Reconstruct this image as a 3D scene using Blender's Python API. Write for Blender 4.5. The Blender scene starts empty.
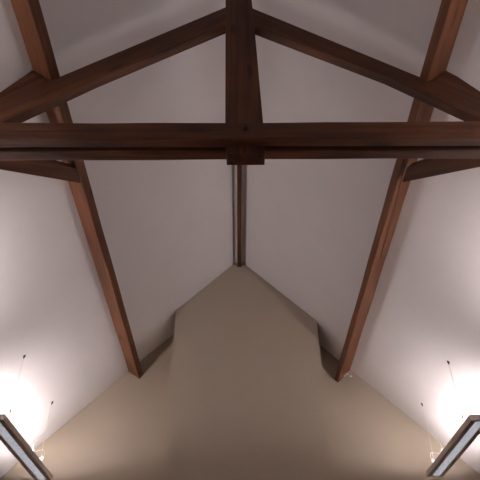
import bpy, bmesh, math, random
from mathutils import Vector, Matrix

random.seed(7)
S = 6.5            # metres to the chimney breast
EYE = 1.5          # eye height
COL = bpy.context.scene.collection

def P(x, y, z):    # survey units (fractions of S, measured from the eye) -> metres
    return Vector((x * S, y * S, z * S + EYE))

# ------------------------------------------------------------------ camera
cam_d = bpy.data.cameras.new('camera')
cam = bpy.data.objects.new('camera', cam_d)
COL.objects.link(cam)
cam_d.sensor_width = 36.0
cam_d.lens = 583.2 / 480 * 36.0
R = Matrix(((0.99997025, 0.00504187, -0.00583838),
            (-0.00132727, -0.63310712, -0.77406305),
            (-0.00759904, 0.77404777, -0.6330816)))
# rows are the world axes seen from the camera, so this maps camera -> world
cam.matrix_world = Matrix.Translation((0, 0, EYE)) @ R.to_4x4()
bpy.context.scene.camera = cam

# ------------------------------------------------------------------ world, exposure
world = bpy.data.worlds.new('night')
bpy.context.scene.world = world
world.use_nodes = True
world.node_tree.nodes['Background'].inputs[0].default_value = (0.02, 0.02, 0.03, 1)
world.node_tree.nodes['Background'].inputs[1].default_value = 0.2
vs = bpy.context.scene.view_settings
vs.view_transform = 'Standard'
vs.look = 'None'
vs.gamma = 1.0
vs.exposure = 0.0
vs.use_curve_mapping = False

UPLIGHT = 78.0           # strength of the tubes that wash the ceiling
DIFFUSER = 0.50          # strength of the prismatic panel under the lamp

# ------------------------------------------------------------------ materials
def new_mat(name):
    m = bpy.data.materials.new(name)
    m.use_nodes = True
    nt = m.node_tree
    return m, nt, nt.nodes['Principled BSDF']

def plaster(name, col, var=0.03, rough=0.9, bump=0.12, scale=2.2):
    m, nt, b = new_mat(name)
    N, L = nt.nodes, nt.links
    tc = N.new('ShaderNodeTexCoord')
    n1 = N.new('ShaderNodeTexNoise'); n1.inputs['Scale'].default_value = scale
    n1.inputs['Detail'].default_value = 4
    L.new(tc.outputs['Object'], n1.inputs['Vector'])
    r = N.new('ShaderNodeValToRGB')
    r.color_ramp.elements[0].position = 0.3
    r.color_ramp.elements[1].position = 0.7
    r.color_ramp.elements[0].color = (*[c * (1 - var) for c in col], 1)
    r.color_ramp.elements[1].color = (*[min(1, c * (1 + var)) for c in col], 1)
    L.new(n1.outputs['Fac'], r.inputs['Fac'])
    L.new(r.outputs['Color'], b.inputs['Base Color'])
    n2 = N.new('ShaderNodeTexNoise'); n2.inputs['Scale'].default_value = 9
    n2.inputs['Detail'].default_value = 5
    L.new(tc.outputs['Object'], n2.inputs['Vector'])
    bp = N.new('ShaderNodeBump'); bp.inputs['Strength'].default_value = bump
    bp.inputs['Distance'].default_value = 0.01
    L.new(n2.outputs['Fac'], bp.inputs['Height'])
    L.new(bp.outputs['Normal'], b.inputs['Normal'])
    b.inputs['Roughness'].default_value = rough
    b.inputs['Specular IOR Level'].default_value = 0.15
    return m

def wood(name, dark, mid, light, rough=0.6, crack=0.0):
    """stained softwood; grain runs along the object's local X"""
    m, nt, b = new_mat(name)
    N, L = nt.nodes, nt.links
    tc = N.new('ShaderNodeTexCoord')
    oi = N.new('ShaderNodeObjectInfo')
    off = N.new('ShaderNodeVectorMath'); off.operation = 'MULTIPLY_ADD'
    L.new(oi.outputs['Random'], off.inputs[0])
    off.inputs[1].default_value = (17, 9, 5)
    L.new(tc.outputs['Object'], off.inputs[2])
    mp = N.new('ShaderNodeMapping')
    mp.inputs['Scale'].default_value = (0.7, 14, 14)
    L.new(off.outputs[0], mp.inputs['Vector'])
    n = N.new('ShaderNodeTexNoise'); n.inputs['Scale'].default_value = 1.6
    n.inputs['Detail'].default_value = 6; n.inputs['Distortion'].default_value = 0.6
    L.new(mp.outputs[0], n.inputs['Vector'])
    mp2 = N.new('ShaderNodeMapping'); mp2.inputs['Scale'].default_value = (0.9, 2.5, 2.5)
    L.new(off.outputs[0], mp2.inputs['Vector'])
    n2 = N.new('ShaderNodeTexNoise'); n2.inputs['Scale'].default_value = 1.6
    n2.inputs['Detail'].default_value = 3
    L.new(mp2.outputs[0], n2.inputs['Vector'])
    mx = N.new('ShaderNodeMath'); mx.operation = 'MULTIPLY_ADD'
    mx.inputs[1].default_value = 0.55
    L.new(n.outputs['Fac'], mx.inputs[0])
    m2 = N.new('ShaderNodeMath'); m2.operation = 'MULTIPLY'; m2.inputs[1].default_value = 0.45
    L.new(n2.outputs['Fac'], m2.inputs[0]); L.new(m2.outputs[0], mx.inputs[2])
    r = N.new('ShaderNodeValToRGB')
    e = r.color_ramp.elements
    e[0].position = 0.34; e[0].color = (*dark, 1)
    e[1].position = 0.66; e[1].color = (*light, 1)
    k = e.new(0.5); k.color = (*mid, 1)
    L.new(mx.outputs[0], r.inputs['Fac'])
    # knots: small dark ovals drawn out along the grain
    mp3 = N.new('ShaderNodeMapping'); mp3.inputs['Scale'].default_value = (1.5, 6, 6)
    L.new(off.outputs[0], mp3.inputs['Vector'])
    v = N.new('ShaderNodeTexVoronoi'); v.inputs['Scale'].default_value = 1.0
    L.new(mp3.outputs[0], v.inputs['Vector'])
    kr = N.new('ShaderNodeValToRGB')
    kr.color_ramp.elements[0].position = 0.07; kr.color_ramp.elements[0].color = (0.5, 0.46, 0.44, 1)
    kr.color_ramp.elements[1].position = 0.17; kr.color_ramp.elements[1].color = (1, 1, 1, 1)
    L.new(v.outputs['Distance'], kr.inputs['Fac'])
    mul = N.new('ShaderNodeMix'); mul.data_type = 'RGBA'; mul.blend_type = 'MULTIPLY'
    mul.inputs['Factor'].default_value = 1.0
    L.new(r.outputs['Color'], mul.inputs['A']); L.new(kr.outputs['Color'], mul.inputs['B'])
    L.new(mul.outputs['Result'], b.inputs['Base Color'])
    bp = N.new('ShaderNodeBump'); bp.inputs['Strength'].default_value = 0.35
    bp.inputs['Distance'].default_value = 0.006
    L.new(n.outputs['Fac'], bp.inputs['Height'])
    L.new(bp.outputs['Normal'], b.inputs['Normal'])
    b.inputs['Roughness'].default_value = rough
    b.inputs['Specular IOR Level'].default_value = 0.3
    return m

def plain(name, col, rough=0.5, metal=0.0):
    m, nt, b = new_mat(name)
    N, L = nt.nodes, nt.links
    n = N.new('ShaderNodeTexNoise'); n.inputs['Scale'].default_value = 30
    r = N.new('ShaderNodeValToRGB')
    r.color_ramp.elements[0].color = (*[c * 0.93 for c in col], 1)
    r.color_ramp.elements[1].color = (*[min(1, c * 1.07) for c in col], 1)
    tc = N.new('ShaderNodeTexCoord')
    L.new(tc.outputs['Object'], n.inputs['Vector'])
    L.new(n.outputs['Fac'], r.inputs['Fac']); L.new(r.outputs['Color'], b.inputs['Base Color'])
    b.inputs['Roughness'].default_value = rough
    b.inputs['Metallic'].default_value = metal
    return m

def emitter(name, col, strength):
    m, nt, b = new_mat(name)
    b.inputs['Base Color'].default_value = (*col, 1)
    b.inputs['Emission Color'].default_value = (*col, 1)
    b.inputs['Emission Strength'].default_value = strength
    return m

def prismatic(name, strength):
    """the textured acrylic under the lamp, lit from inside"""
    m, nt, b = new_mat(name)
    N, L = nt.nodes, nt.links
    tc = N.new('ShaderNodeTexCoord')
    v = N.new('ShaderNodeTexVoronoi'); v.inputs['Scale'].default_value = 38
    L.new(tc.outputs['Object'], v.inputs['Vector'])
    r = N.new('ShaderNodeValToRGB')
    r.color_ramp.elements[0].color = (1.0, 1.02, 1.1, 1)
    r.color_ramp.elements[1].color = (0.45, 0.48, 0.58, 1)
    L.new(v.outputs['Distance'], r.inputs['Fac'])
    L.new(r.outputs['Color'], b.inputs['Emission Color'])
    b.inputs['Emission Strength'].default_value = strength
    b.inputs['Base Color'].default_value = (0.5, 0.52, 0.56, 1)
    b.inputs['Roughness'].default_value = 0.25
    return m

M = {
    'ceiling': plaster('ceiling_white_plaster', (0.84, 0.80, 0.80), 0.015),
    'wall': plaster('beige_wall_paint', (0.50, 0.425, 0.34), 0.02),
    'wood': wood('stained_truss_timber', (0.042, 0.015, 0.007), (0.082, 0.029, 0.013), (0.155, 0.058, 0.025)),
    'purlin': wood('stained_purlin_timber', (0.085, 0.028, 0.011), (0.14, 0.050, 0.020), (0.20, 0.078, 0.034)),
    'floor': wood('oiled_oak_floor', (0.46, 0.28, 0.20), (0.53, 0.34, 0.25), (0.60, 0.41, 0.31), 0.5),
    'housing': plain('grey_lamp_metal', (0.74, 0.66, 0.60), 0.45, 0.0),
    'dark_metal': plain('dark_steel', (0.06, 0.055, 0.05), 0.4, 0.7),
    'steel_wire': plain('steel_wire', (0.75, 0.72, 0.70), 0.4, 0.2),
    'white_plastic': plain('white_plastic', (0.85, 0.82, 0.80), 0.4),
    'filler': plaster('rough_filler', (0.72, 0.67, 0.62), 0.08, 0.95, 0.6, 12),
    'iron': plain('black_iron', (0.02, 0.017, 0.015), 0.5, 0.5),
    'tube': emitter('warm_tube_light', (1.0, 0.935, 0.945), UPLIGHT),
    'diffuser': prismatic('prismatic_diffuser', DIFFUSER),
}

# ------------------------------------------------------------------ helpers
def link(name, me, mat, parent=None):
    o = bpy.data.objects.new(name, me)
    COL.objects.link(o)
    if mat is not None:
        me.materials.append(mat)
    if parent is not None:
        o.parent = parent
    return o

def from_bm(name, bm, mat, parent=None):
    bmesh.ops.recalc_face_normals(bm, faces=bm.faces)
    me = bpy.data.meshes.new(name)
    bm.to_mesh(me); bm.free()
    return link(name, me, mat, parent)

def poly_prism(name, pts, axis_vec, mat, parent=None):
    """closed polygon (list of world points) extruded along axis_vec"""
    bm = bmesh.new()
    a = [bm.verts.new(p) for p in pts]
    b = [bm.verts.new(p + axis_vec) for p in pts]
    n = len(pts)
    bm.faces.new(a)
    bm.faces.new(list(reversed(b)))
    for i in range(n):
        bm.faces.new((a[i], a[(i + 1) % n], b[(i + 1) % n], b[i]))
    return from_bm(name, bm, mat, parent)

def beam(name, mat, p0, p1, u, v, parent=None, jitter=0.0025, bevel=0.006, seg=None, taper=None, world_parent=None):
    """squared timber: corner edge p0->p1, section vectors u and v.
    Stored in its own axes (local X along the timber)."""
    L = (p1 - p0).length
    X = (p1 - p0).normalized()
    Y = (u - X * u.dot(X)).normalized()
    Z = X.cross(Y)
    wv = v.dot(Z); uu = u.dot(Y); vy = v.dot(Y)
    seg = seg or max(2, int(L / 0.35))
    bm = bmesh.new()
    rings = []
    for i in range(seg + 1):
        t = i / seg
        k = 1.0 if taper is None else 1 + (taper - 1) * t
        ring = []
        for (a, c) in ((0, 0), (1, 0), (1, 1), (0, 1)):
            jy = random.uniform(-jitter, jitter); jz = random.uniform(-jitter, jitter)
            ring.append(bm.verts.new((t * L, a * uu * k + c * vy + jy, c * wv + jz)))
        rings.append(ring)
    for i in range(seg):
        for j in range(4):
            bm.faces.new((rings[i][j], rings[i][(j + 1) % 4], rings[i + 1][(j + 1) % 4], rings[i + 1][j]))
    bm.faces.new(list(reversed(rings[0]))); bm.faces.new(rings[-1])
    bmesh.ops.recalc_face_normals(bm, faces=bm.faces)
    if bevel:
        es = [e for e in bm.edges if len(e.link_faces) == 2 and e.calc_face_angle(0) > 0.6]
        bmesh.ops.bevel(bm, geom=es, offset=bevel, segments=2, affect='EDGES', profile=0.6)
    me = bpy.data.meshes.new(name)
    bm.to_mesh(me); bm.free()
    o = link(name, me, mat, parent)
    mw = Matrix(((X.x, Y.x, Z.x, p0.x), (X.y, Y.y, Z.y, p0.y), (X.z, Y.z, Z.z, p0.z), (0, 0, 0, 1)))
    base = parent.matrix_world.copy() if parent else Matrix.Identity(4)
    o.matrix_local = base.inverted() @ mw
    return o

def tube(bm, pts, r, n=8):
    rings = []
    for i, p in enumerate(pts):
        t = (pts[min(i + 1, len(pts) - 1)] - pts[max(i - 1, 0)]).normalized()
        a = t.orthogonal().normalized() if i == 0 else (rings_a - t * rings_a.dot(t)).normalized()
        rings_a = a
        b = t.cross(a)
        rings.append([bm.verts.new(p + (a * math.cos(2 * math.pi * k / n) + b * math.sin(2 * math.pi * k / n)) * r) for k in range(n)])
    for i in range(len(rings) - 1):
        for k in range(n):
            bm.faces.new((rings[i][k], rings[i][(k + 1) % n], rings[i + 1][(k + 1) % n], rings[i + 1][k]))
    bm.faces.new(list(reversed(rings[0]))); bm.faces.new(rings[-1])

def bm_box(bm, lo, hi):
    v = [bm.verts.new((x, y, z)) for x in (lo[0], hi[0]) for y in (lo[1], hi[1]) for z in (lo[2], hi[2])]
    for f in ((0, 1, 3, 2), (4, 6, 7, 5), (0, 4, 5, 1), (2, 3, 7, 6), (0, 2, 6, 4), (1, 5, 7, 3)):
        bm.faces.new([v[i] for i in f])

def tag(o, label, cat, group=None):
    o['label'] = label; o['category'] = cat
    if group: o['group'] = group
    return o

def empty(name, loc):
    o = bpy.data.objects.new(name, None)
    o.empty_display_size = 0.2
    COL.objects.link(o)
    o.location = loc
    bpy.context.view_layer.update()
    return o

def struct(o):
    o['kind'] = 'structure'
    return o

# ------------------------------------------------------------------ the room
AL, AR = 0.758, 0.768            # left slope z = AL + x ; right slope z = AR - x
XL, XR = -0.52, 0.53             # side walls
YF, YB, YC = 1.075, -0.42, 1.0   # front wall, back wall, face of chimney breast
SL, SR = -0.0074, 0.0190         # edges of the ridge slot
TK = 0.03
YD = Vector((0, 1, 0)) * S

def zl(x): return AL + x
def zr(x): return AR - x
ZT = 0.756                        # flat strip at the ridge
prof = [(XL - TK, zl(XL) - TK), (SL, zl(SL)), (SL, ZT), (SR, ZT), (SR, zr(SR)), (XR + TK, zr(XR) - TK),
        (XR + TK, zr(XR) + TK), (0.005, 0.82), (XL - TK, zl(XL) + TK)]
# ceiling: two slopes and a narrow flat strip, one continuous plastered surface
struct(poly_prism('ceiling', [P(x, YB - TK, z) for x, z in prof], YD * (YF - YB + 2 * TK), M['ceiling']))
FZ = -EYE / S
gable = [(XL, FZ), (XR, FZ), (XR, zr(XR)), (SR, zr(SR)), (SR, ZT), (SL, ZT), (SL, zl(SL)), (XL, zl(XL))]
struct(poly_prism('wall_front', [P(x, YF, z) for x, z in gable], YD * TK, M['wall']))
struct(poly_prism('wall_back', [P(x, YB - TK, z) for x, z in gable], YD * TK, M['wall']))
struct(poly_prism('wall_left', [P(XL - TK, YB, FZ), P(XL, YB, FZ), P(XL, YB, zl(XL)), P(XL - TK, YB, zl(XL) - TK)], YD * (YF - YB), M['wall']))
struct(poly_prism('wall_right', [P(XR, YB, FZ), P(XR + TK, YB, FZ), P(XR + TK, YB, zr(XR) - TK), P(XR, YB, zr(XR))], YD * (YF - YB), M['wall']))
struct(poly_prism('floor', [P(XL - TK, YB - TK, FZ - TK), P(XR + TK, YB - TK, FZ - TK), P(XR + TK, YB - TK, FZ), P(XL - TK, YB - TK, FZ)], YD * (YF - YB + 2 * TK), M['floor']))
CL, CR = -0.1237, 0.1588
struct(poly_prism('wall_chimney_breast', [P(x, YC, z) for x, z in
       [(CL, FZ), (CR, FZ), (CR, zr(CR)), (SR, zr(SR)), (SL, zl(SL)), (CL, zl(CL))]], YD * (YF - YC), M['wall']))
# baseboards
bb = lambda n, a, b_, d: struct(poly_prism(n, [P(*a), P(*b_), P(*b_) + Vector((0, 0, .12)), P(*a) + Vector((0, 0, .12))], Vector(d), M['white_plastic']))
bb('baseboard_left', (XL, YB, FZ), (XL, YF, FZ), (0.015, 0, 0))
bb('baseboard_right', (XR, YB, FZ), (XR, YF, FZ), (-0.015, 0, 0))
bb('baseboard_back', (XL, YB, FZ), (XR, YB, FZ), (0, 0.015, 0))

# ------------------------------------------------------------------ purlins and ridge board
def V(x, y, z): return Vector((x, y, z)) * S
def section_beam(name, mat, sec, y0, y1, seg=20, jitter=0.003, bevel=0.006):
    # timber running along the room with the given (x, z) section; local X is its length
    o3 = P(sec[0][0], y0, sec[0][1])
    L = (y1 - y0) * S
    bm = bmesh.new(); rings = []
    for i in range(seg + 1):
        rings.append([bm.verts.new((L * i / seg, -(x - sec[0][0]) * S + random.uniform(-jitter, jitter),
                                    (z - sec[0][1]) * S + random.uniform(-jitter, jitter))) for x, z in sec])
    n = len(sec)
    for i in range(seg):
        for j in range(n):
            bm.faces.new((rings[i][j], rings[i][(j + 1) % n], rings[i + 1][(j + 1) % n], rings[i + 1][j]))
    bm.faces.new(rings[0]); bm.faces.new(list(reversed(rings[-1])))
    bmesh.ops.recalc_face_normals(bm, faces=bm.faces)
    es = [e for e in bm.edges if e.calc_face_angle(0) > 0.5]
    bmesh.ops.bevel(bm, geom=es, offset=bevel, segments=2, affect='EDGES', profile=0.6)
    me = bpy.data.meshes.new(name); bm.to_mesh(me); bm.free()
    o = link(name, me, mat)
    o.matrix_world = Matrix(((0, -1, 0, o3.x), (1, 0, 0, o3.y), (0, 0, 1, o3.z), (0, 0, 0, 1)))
    return o
purl_L = section_beam('purlin', M['purlin'], [(-0.2185, 0.5395), (-0.1950, 0.5225), (-0.1883, 0.5325), (-0.1985, 0.5600)], YB, YF)
tag(purl_L, 'long stained roof purlin with smooth underside, left of the ridge', 'roof beam', 'purlins along the roof slopes')
# right: edge ratios A .4215, B .390, C .372
xa = 0.4215 * AR / 1.4215; za = AR - xa
kb = (xa - 0.390 * za) / (1 - 0.390)
xb, zb_ = xa - kb, za - kb
kw = (xb - 0.372 * zb_) / (1 + 0.372)
purl_R = beam('purlin', M['purlin'], P(xa, YF, za), P(xa, YB, za), V(-kb, 0, -kb), V(-kw, 0, kw), jitter=0.003)
tag(purl_R, 'long stained roof purlin with a split along its lit side, right of the ridge', 'roof beam', 'purlins along the roof slopes')
print('right purlin', xa, za, kb, kw)

# the split in the right purlin
def crack(parent, pts, w):
    bm = bmesh.new()
    n = Vector((0.7071, 0, -0.7071))
    lo, hi = [], []
    for i, (s, y) in enumerate(pts):
        ww = w * (1 - abs(2 * i / (len(pts) - 1) - 1) ** 3) + 0.0006
        c = P(xa - kb * s, y, za - kb * s) + n * 0.0035
        d = Vector((-0.7071, 0, -0.7071)) * ww
        lo.append((bm.verts.new(c - d), bm.verts.new(c - d - n * 0.006)))
        hi.append((bm.verts.new(c + d), bm.verts.new(c + d - n * 0.006)))
    for i in range(len(pts) - 1):
        for q in ((lo[i][0], hi[i][0], hi[i + 1][0], lo[i + 1][0]), (lo[i][1], lo[i + 1][1], hi[i + 1][1], hi[i][1]),
                  (lo[i][0], lo[i + 1][0], lo[i + 1][1], lo[i][1]), (hi[i][0], hi[i][1], hi[i + 1][1], hi[i + 1][0])):
            bm.faces.new(q)
    for i in (0, -1):
        bm.faces.new((lo[i][0], lo[i][1], hi[i][1], hi[i][0]))
    me_o = from_bm('crack', bm, M['iron'])
    me_o.parent = parent
    me_o.matrix_parent_inverse = parent.matrix_world.inverted()
    return me_o
bpy.context.view_layer.update()
cp = [(0.80 - 0.30 * i / 16 + random.uniform(-.02, .02), 0.49 + 0.20 * i / 16) for i in range(17)]
crack(purl_R, cp, 0.004)

ridge = beam('ridge_board', M['wood'], P(0.0014, YC, 0.7435), P(0.0014, YB, 0.7435), V(0.0082, 0, 0), V(0, 0, 0.0125), jitter=0.001, bevel=0.003)
tag(ridge, 'narrow dark ridge board running in the slot at the peak of the ceiling', 'ridge board')

# sealant and filler patch at the right purlin's foot
bm = bmesh.new()
for (px, py, pz, r) in ((0.2195, 1.070, 0.5285, .022), (0.226, 1.071, 0.524, .016), (0.214, 1.072, 0.5255, .014), (0.2235, 1.067, 0.531, .012)):
    bmesh.ops.create_icosphere(bm, subdivisions=2, radius=r, matrix=Matrix.Translation(P(px, py, pz)) @ Matrix.Diagonal((1.2, 0.6, 0.8, 1)))
for v in bm.verts:
    v.co += Vector([random.uniform(-.004, .004) for _ in range(3)])
tag(from_bm('plaster_filler', bm, M['filler']), 'rough pale filler lump where the right purlin meets the gable wall', 'plaster patch')

# ------------------------------------------------------------------ the roof truss
truss = empty('roof_truss', P(0.0085, 0.3733, 0.4136))
tag(truss, 'dark timber king post truss with doubled tie beam spanning the room', 'roof truss')
XTL, XTR = -0.352, 0.362
ZB, ZTIE = 0.4136, 0.4364
Y0, Y1, Y2, Y3 = 0.357, 0.368, 0.3727, 0.3845
tie_a = beam('tie_beam', M['wood'], P(XTL, Y0, ZB), P(XTR, Y0, ZB), V(0, Y1 - Y0, 0), V(0, 0, ZTIE - ZB), truss, jitter=0.0035, bevel=0.008)
tie_b = beam('tie_beam', M['wood'], P(XTL, Y2, ZB), P(XTR, Y2, ZB), V(0, Y3 - Y2, 0), V(0, 0, ZTIE - ZB - .002), truss, jitter=0.0035, bevel=0.008)

def shape_prism(name, pts, y0, y1, mat, parent, along=None, bevel=0.006):
    """outline in the truss plane given as (x, z), with thickness y0..y1.
    local X follows 'along' so that the grain runs the right way"""
    o3 = P(pts[0][0], y0, pts[0][1])
    X = (Vector((along[0], 0, along[1]))).normalized()
    Yv = Vector((0, 1, 0)); Z = X.cross(Yv)
    bm = bmesh.new()
    def loc(x, y, z):
        d = P(x, y, z) - o3
        return (d.dot(X), d.dot(Yv), d.dot(Z))
    a = [bm.verts.new(loc(x, y0, z)) for x, z in pts]
    b = [bm.verts.new(loc(x, y1, z)) for x, z in pts]
    n = len(pts)
    bm.faces.new(a); bm.faces.new(list(reversed(b)))
    for i in range(n):
        bm.faces.new((a[i], b[i], b[(i + 1) % n], a[(i + 1) % n]))
    bmesh.ops.recalc_face_normals(bm, faces=bm.faces)
    if bevel:
        es = [e for e in bm.edges if e.calc_face_angle(0) > 0.5]
        bmesh.ops.bevel(bm, geom=es, offset=bevel, segments=2, affect='EDGES', profile=0.6)
    me = bpy.data.meshes.new(name); bm.to_mesh(me); bm.free()
    o = link(name, me, mat, parent)
    mw = Matrix(((X.x, Yv.x, Z.x, o3.x), (X.y, Yv.y, Z.y, o3.y), (X.z, Yv.z, Z.z, o3.z), (0, 0, 0, 1)))
    o.matrix_local = parent.matrix_world.inverted() @ mw
    return o

YR0, YR1 = 0.368, 0.3790
# king post: slightly tapered, with its foot hanging below the ties
shape_prism('king_post', [(-0.0090, 0.403), (0.0268, 0.403), (0.0264, 0.45), (0.0216, 0.64), (0.0196, 0.69),
                          (0.0185, 0.739), (-0.0125, 0.739), (-0.0121, 0.68), (-0.0105, 0.45)],
            YR0 - 0.0005, YR1 + 0.0025, M['wood'], truss, (0, 1))
# principal rafters
shape_prism('rafter', [(-0.0115, 0.6660), (-0.1867, 0.5246), (-0.445, 0.3190), (-0.445, 0.2640), (-0.30, 0.3850), (-0.2244, 0.4540), (-0.1471, 0.5200), (-0.0115, 0.6240)],
            YR0, YR1 - 0.0005, M['wood'], truss, (-1, -0.80))
shape_prism('rafter', [(0.0195, 0.6640), (0.1994, 0.5189), (0.450, 0.3175), (0.450, 0.2680), (0.30, 0.394), (0.2398, 0.4530), (0.1594, 0.5240), (0.0195, 0.6235)],
            YR0, YR1 - 0.0005, M['wood'], truss, (1, -0.80))
# cleats on top of the rafters behind the purlins
shape_prism('purlin_cleat', [(-0.1960, 0.5180), (-0.2180, 0.5378), (-0.2233, 0.5290), (-0.2424, 0.4995), (-0.285, 0.4445), (-0.27, 0.445)],
            YR0 + 0.0002, YR1 - 0.0012, M['wood'], truss, (-1, -0.9))
shape_prism('purlin_cleat', [(0.2005, 0.5110), (0.2250, 0.5350), (0.2345, 0.5245), (0.2518, 0.4980), (0.295, 0.446), (0.28, 0.445)],
            YR0 + 0.0002, YR1 - 0.0012, M['wood'], truss, (1, -0.9))
# bolt through tie and king post
bm = bmesh.new()
c = P(0.0090, Y0, 0.4262)
bmesh.ops.create_cone(bm, cap_ends=True, segments=24, radius1=0.020, radius2=0.018, depth=0.006,
                      matrix=Matrix.Translation(c + Vector((0, -0.003, 0))) @ Matrix.Rotation(math.pi / 2, 4, 'X'))
bmesh.ops.create_cone(bm, cap_ends=True, segments=6, radius1=0.012, radius2=0.011, depth=0.016,
                      matrix=Matrix.Translation(c + Vector((0, -0.013, 0))) @ Matrix.Rotation(math.pi / 2, 4, 'X'))
bo = from_bm('bolt', bm, M['iron'])
bpy.context.view_layer.update()
bo.parent = tie_a; bo.matrix_parent_inverse = tie_a.matrix_world.inverted()

# ------------------------------------------------------------------ wind braces in the roof planes
def prism_local(name, pts, ext, along, mat, bevel=0.005):
    # outline of world points extruded by ext; local X follows 'along' so the grain does too
    o3 = pts[0]
    X = along.normalized(); Yv = (ext - X * ext.dot(X)).normalized(); Z = X.cross(Yv)
    bm = bmesh.new()
    loc = lambda p: ((p - o3).dot(X), (p - o3).dot(Yv), (p - o3).dot(Z))
    a = [bm.verts.new(loc(p)) for p in pts]
    b = [bm.verts.new(loc(p + ext)) for p in pts]
    n = len(pts)
    bm.faces.new(a); bm.faces.new(list(reversed(b)))
    for k in range(n):
        bm.faces.new((a[k], b[k], b[(k + 1) % n], a[(k + 1) % n]))
    bmesh.ops.recalc_face_normals(bm, faces=bm.faces)
    bmesh.ops.bevel(bm, geom=list(bm.edges), offset=bevel, segments=2, affect='EDGES', profile=0.6)
    me = bpy.data.meshes.new(name); bm.to_mesh(me); bm.free()
    o = link(name, me, mat)
    o.matrix_world = Matrix(((X.x, Yv.x, Z.x, o3.x), (X.y, Yv.y, Z.y, o3.y), (X.z, Yv.z, Z.z, o3.z), (0, 0, 0, 1)))
    return o

bA = [P(-0.1958, 0.4984, 0.5217), P(-0.1962, 0.5231, 0.5213), P(-0.3018, 0.3795, 0.4157), P(-0.2737, 0.3795, 0.4438)]
bl = prism_local('wind_brace', bA, V(-0.008, 0, 0.008), bA[2] - bA[1], M['wood'])
tag(bl, 'short diagonal timber brace from the left purlin towards the truss', 'roof brace', 'diagonal braces beside the truss')
rq = 0.710
bB = [P(0.2037, 0.4836, rq - 0.2037), P(0.2033, 0.5097, rq - 0.2033), P(0.2955, 0.3795, rq - 0.2955), P(0.2660, 0.3795, rq - 0.2660)]
br = prism_local('wind_brace', bB, V(0.008, 0, 0.008), bB[2] - bB[1], M['wood'])
tag(br, 'short diagonal timber brace from the right purlin towards the truss', 'roof brace', 'diagonal braces beside the truss')

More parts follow.
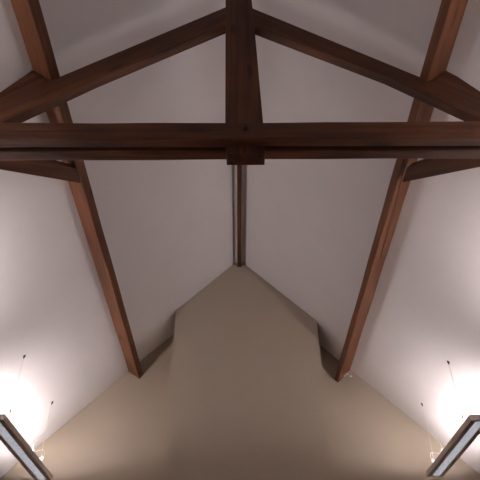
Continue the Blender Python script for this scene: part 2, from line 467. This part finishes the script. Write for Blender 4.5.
# ------------------------------------------------------------------ pendant lamps
def lamp(side, xc, y0, y1, wires, label):
    z0, z1 = 0.3222, 0.3312
    root = empty('pendant_lamp', P(xc, (y0 + y1) / 2, z0))
    tag(root, label, 'pendant light', 'pendant lamps on wires')
    o = P(xc, (y0 + y1) / 2, z0)
    hw, hl, H = 0.0146 * S, (y1 - y0) / 2 * S, (z1 - z0) * S
    dw = 0.0064 * S
    e = 0.022
    # housing: rim frame underneath, side walls, closed shelf above the diffuser
    bm = bmesh.new()
    def ring(lo_x, lo_y, z): return [bm.verts.new(p) for p in ((-lo_x, -lo_y, z), (lo_x, -lo_y, z), (lo_x, lo_y, z), (-lo_x, lo_y, z))]
    levels = [ring(hw - .004, hl - .004, H), ring(hw, hl, H - .003), ring(hw, hl, 0.004), ring(hw - .004, hl - .004, 0.0),
              ring(dw + .004, hl - e * 1.2, 0.0), ring(dw, hl - e * 1.4, 0.012)]
    for a, b in zip(levels, levels[1:]):
        for k in range(4):
            bm.faces.new((a[k], a[(k + 1) % 4], b[(k + 1) % 4], b[k]))
    bm.faces.new(levels[-1])
    inner = [ring(hw - .008, hl - .008, H), ring(hw - .008, hl - .008, 0.022)]
    for k in range(4):
        bm.faces.new((levels[0][k], levels[0][(k + 1) % 4], inner[0][(k + 1) % 4], inner[0][k]))
        bm.faces.new((inner[0][k], inner[0][(k + 1) % 4], inner[1][(k + 1) % 4], inner[1][k]))
    bm.faces.new(inner[1])
    from_bm('housing', bm, M['housing'], root)
    # prismatic diffuser with rounded ends, sitting in the slot
    bm = bmesh.new()
    n = 8; pts = []
    ly = hl - e * 1.4
    r = dw * 0.8
    for cx, cy, a0 in ((dw - r, ly - r, 0), (-dw + r, ly - r, 90), (-dw + r, -ly + r, 180), (dw - r, -ly + r, 270)):
        for k in range(n + 1):
            a = math.radians(a0 + 90 * k / n)
            pts.append((cx + r * math.cos(a), cy + r * math.sin(a)))
    lo = [bm.verts.new((x, y, 0.003)) for x, y in pts]
    hi = [bm.verts.new((x, y, 0.011)) for x, y in pts]
    bm.faces.new(lo); bm.faces.new(list(reversed(hi)))
    for k in range(len(pts)):
        bm.faces.new((lo[k], hi[k], hi[(k + 1) % len(pts)], lo[(k + 1) % len(pts)]))
    from_bm('diffuser', bm, M['diffuser'], root)
    # the fluorescent tube facing up, set towards the inner edge
    for sx in (-side,):
        bm = bmesh.new()
        bm_box(bm, (sx * 0.030 - 0.011, -hl + .09, 0.044), (sx * 0.030 + 0.011, hl - .19, 0.058))
        from_bm('lamp_tube', bm, M['tube'], root)
        for sy in (-1, 1):
            bm = bmesh.new()
            bm_box(bm, (sx * 0.030 - 0.013, (hl - .07 if sy > 0 else -hl + .07) - .02 - (.10 if sy > 0 else 0), 0.022), (sx * 0.030 + 0.013, (hl - .07 if sy > 0 else -hl + .07) + .02 - (.10 if sy > 0 else 0), 0.062))
            from_bm('tube_holder', bm, M['white_plastic'], root)
    # suspension wires with dark ceiling hooks and lower grips
    for (wx, wy, zc) in wires:
        top = P(wx, wy, zc) - o
        bot = P(wx, wy, z1) - o
        bm = bmesh.new(); tube(bm, [bot, top], 0.0016, 6)
        w = from_bm('suspension_wire', bm, M['steel_wire'], root)
        bm = bmesh.new()
        tube(bm, [top + Vector((0, 0, .012)), top + Vector((0, 0, -.012))], 0.012, 14)
        tube(bm, [top + Vector((0, 0, -.010)), top + Vector((0, 0, -.030))], 0.006, 10)
        from_bm('ceiling_hook', bm, M['dark_metal'], w)
        if wy == wires[0][1]:
            bm = bmesh.new()
            tube(bm, [bot + Vector((0, 0, .055)), bot + Vector((0, 0, .095))], 0.0055, 10)
            from_bm('wire_grip', bm, M['dark_metal'], w)
        bm = bmesh.new()
        sx = 1 if wx < xc else -1
        bm_box(bm, (min(bot.x, bot.x + sx * .05) - .004, bot.y - .008, H - .006), (max(bot.x, bot.x + sx * .05) + .004, bot.y + .008, H + .002))
        from_bm('bracket', bm, M['housing'], w)
    # white supply lead looping beside the far wire, with its plug
    wx, wy, zc = wires[1]
    s = -side
    ctrl = [(wx, wy - .004, zc - .002), (wx, wy - .003, zc - .03), (wx + .001 * s, wy - .006, zc - .055), (wx - 0.006 * s, wy - .03, 0.353), (wx - 0.008 * s, wy - .018, 0.340), (wx, wy + .004, 0.349), (wx + .0015 * s, wy + .010, 0.343), (wx - .002 * s, wy + .012, z1 + .001)]
    C = [P(*q) - o for q in ctrl]
    pts = []
    for i in range(len(C) - 1):
        p0 = C[max(i - 1, 0)]; p1 = C[i]; p2 = C[i + 1]; p3 = C[min(i + 2, len(C) - 1)]
        for k in range(8):
            t = k / 8
            pts.append(0.5 * ((2 * p1) + (p2 - p0) * t + (2 * p0 - 5 * p1 + 4 * p2 - p3) * t * t + (3 * p1 - p0 - 3 * p2 + p3) * t ** 3))
    pts.append(C[-1])
    bm = bmesh.new(); tube(bm, pts, 0.0018, 8)
    cab = from_bm('power_cable', bm, M['white_plastic'], root)
    q = C[-1]
    bm = bmesh.new()
    tube(bm, [q + Vector((0, 0, 0)), q + Vector((0, 0, .030))], 0.008, 12)
    tube(bm, [q + Vector((-.015, 0, .034)), q + Vector((.015, 0, .034))], 0.005, 10)
    tube(bm, [q + Vector((0, 0, .030)), q + Vector((0, 0, .060))], 0.005, 10)
    from_bm('cable_connector', bm, M['white_plastic'], cab)
    return root

lamp(-1, -0.3400, 0.787, 1.056, [(-0.3265, 0.8057, zl(-0.3265)), (-0.3262, 0.9761, zl(-0.3262))],
     'long grey wire-hung pendant lamp, the one at the left edge')
lamp(1, 0.3450, 0.800, 1.050, [(0.3345, 0.8373, zr(0.3345)), (0.3330, 1.0012, zr(0.3330))],
     'long grey wire-hung pendant lamp, the one at the right edge')

# unseen lamps added to both rows to even the light on ceiling and truss
for k, (ya, yb) in enumerate(((0.430, 0.685), (0.098, 0.350))):
    where = ('second from the gable wall', 'nearest the back wall')[k]
    for side, xc, wx in ((-1, -0.3400, -0.3265), (1, 0.3450, 0.3345)):
        zc = zl(wx) if side < 0 else zr(wx)
        lamp(side, xc, ya, yb, [(wx, ya + .02, zc), (wx, yb - .12, zc)],
             'grey wire-hung pendant lamp added out of view to the %s row, %s' % ('left' if side < 0 else 'right', where))
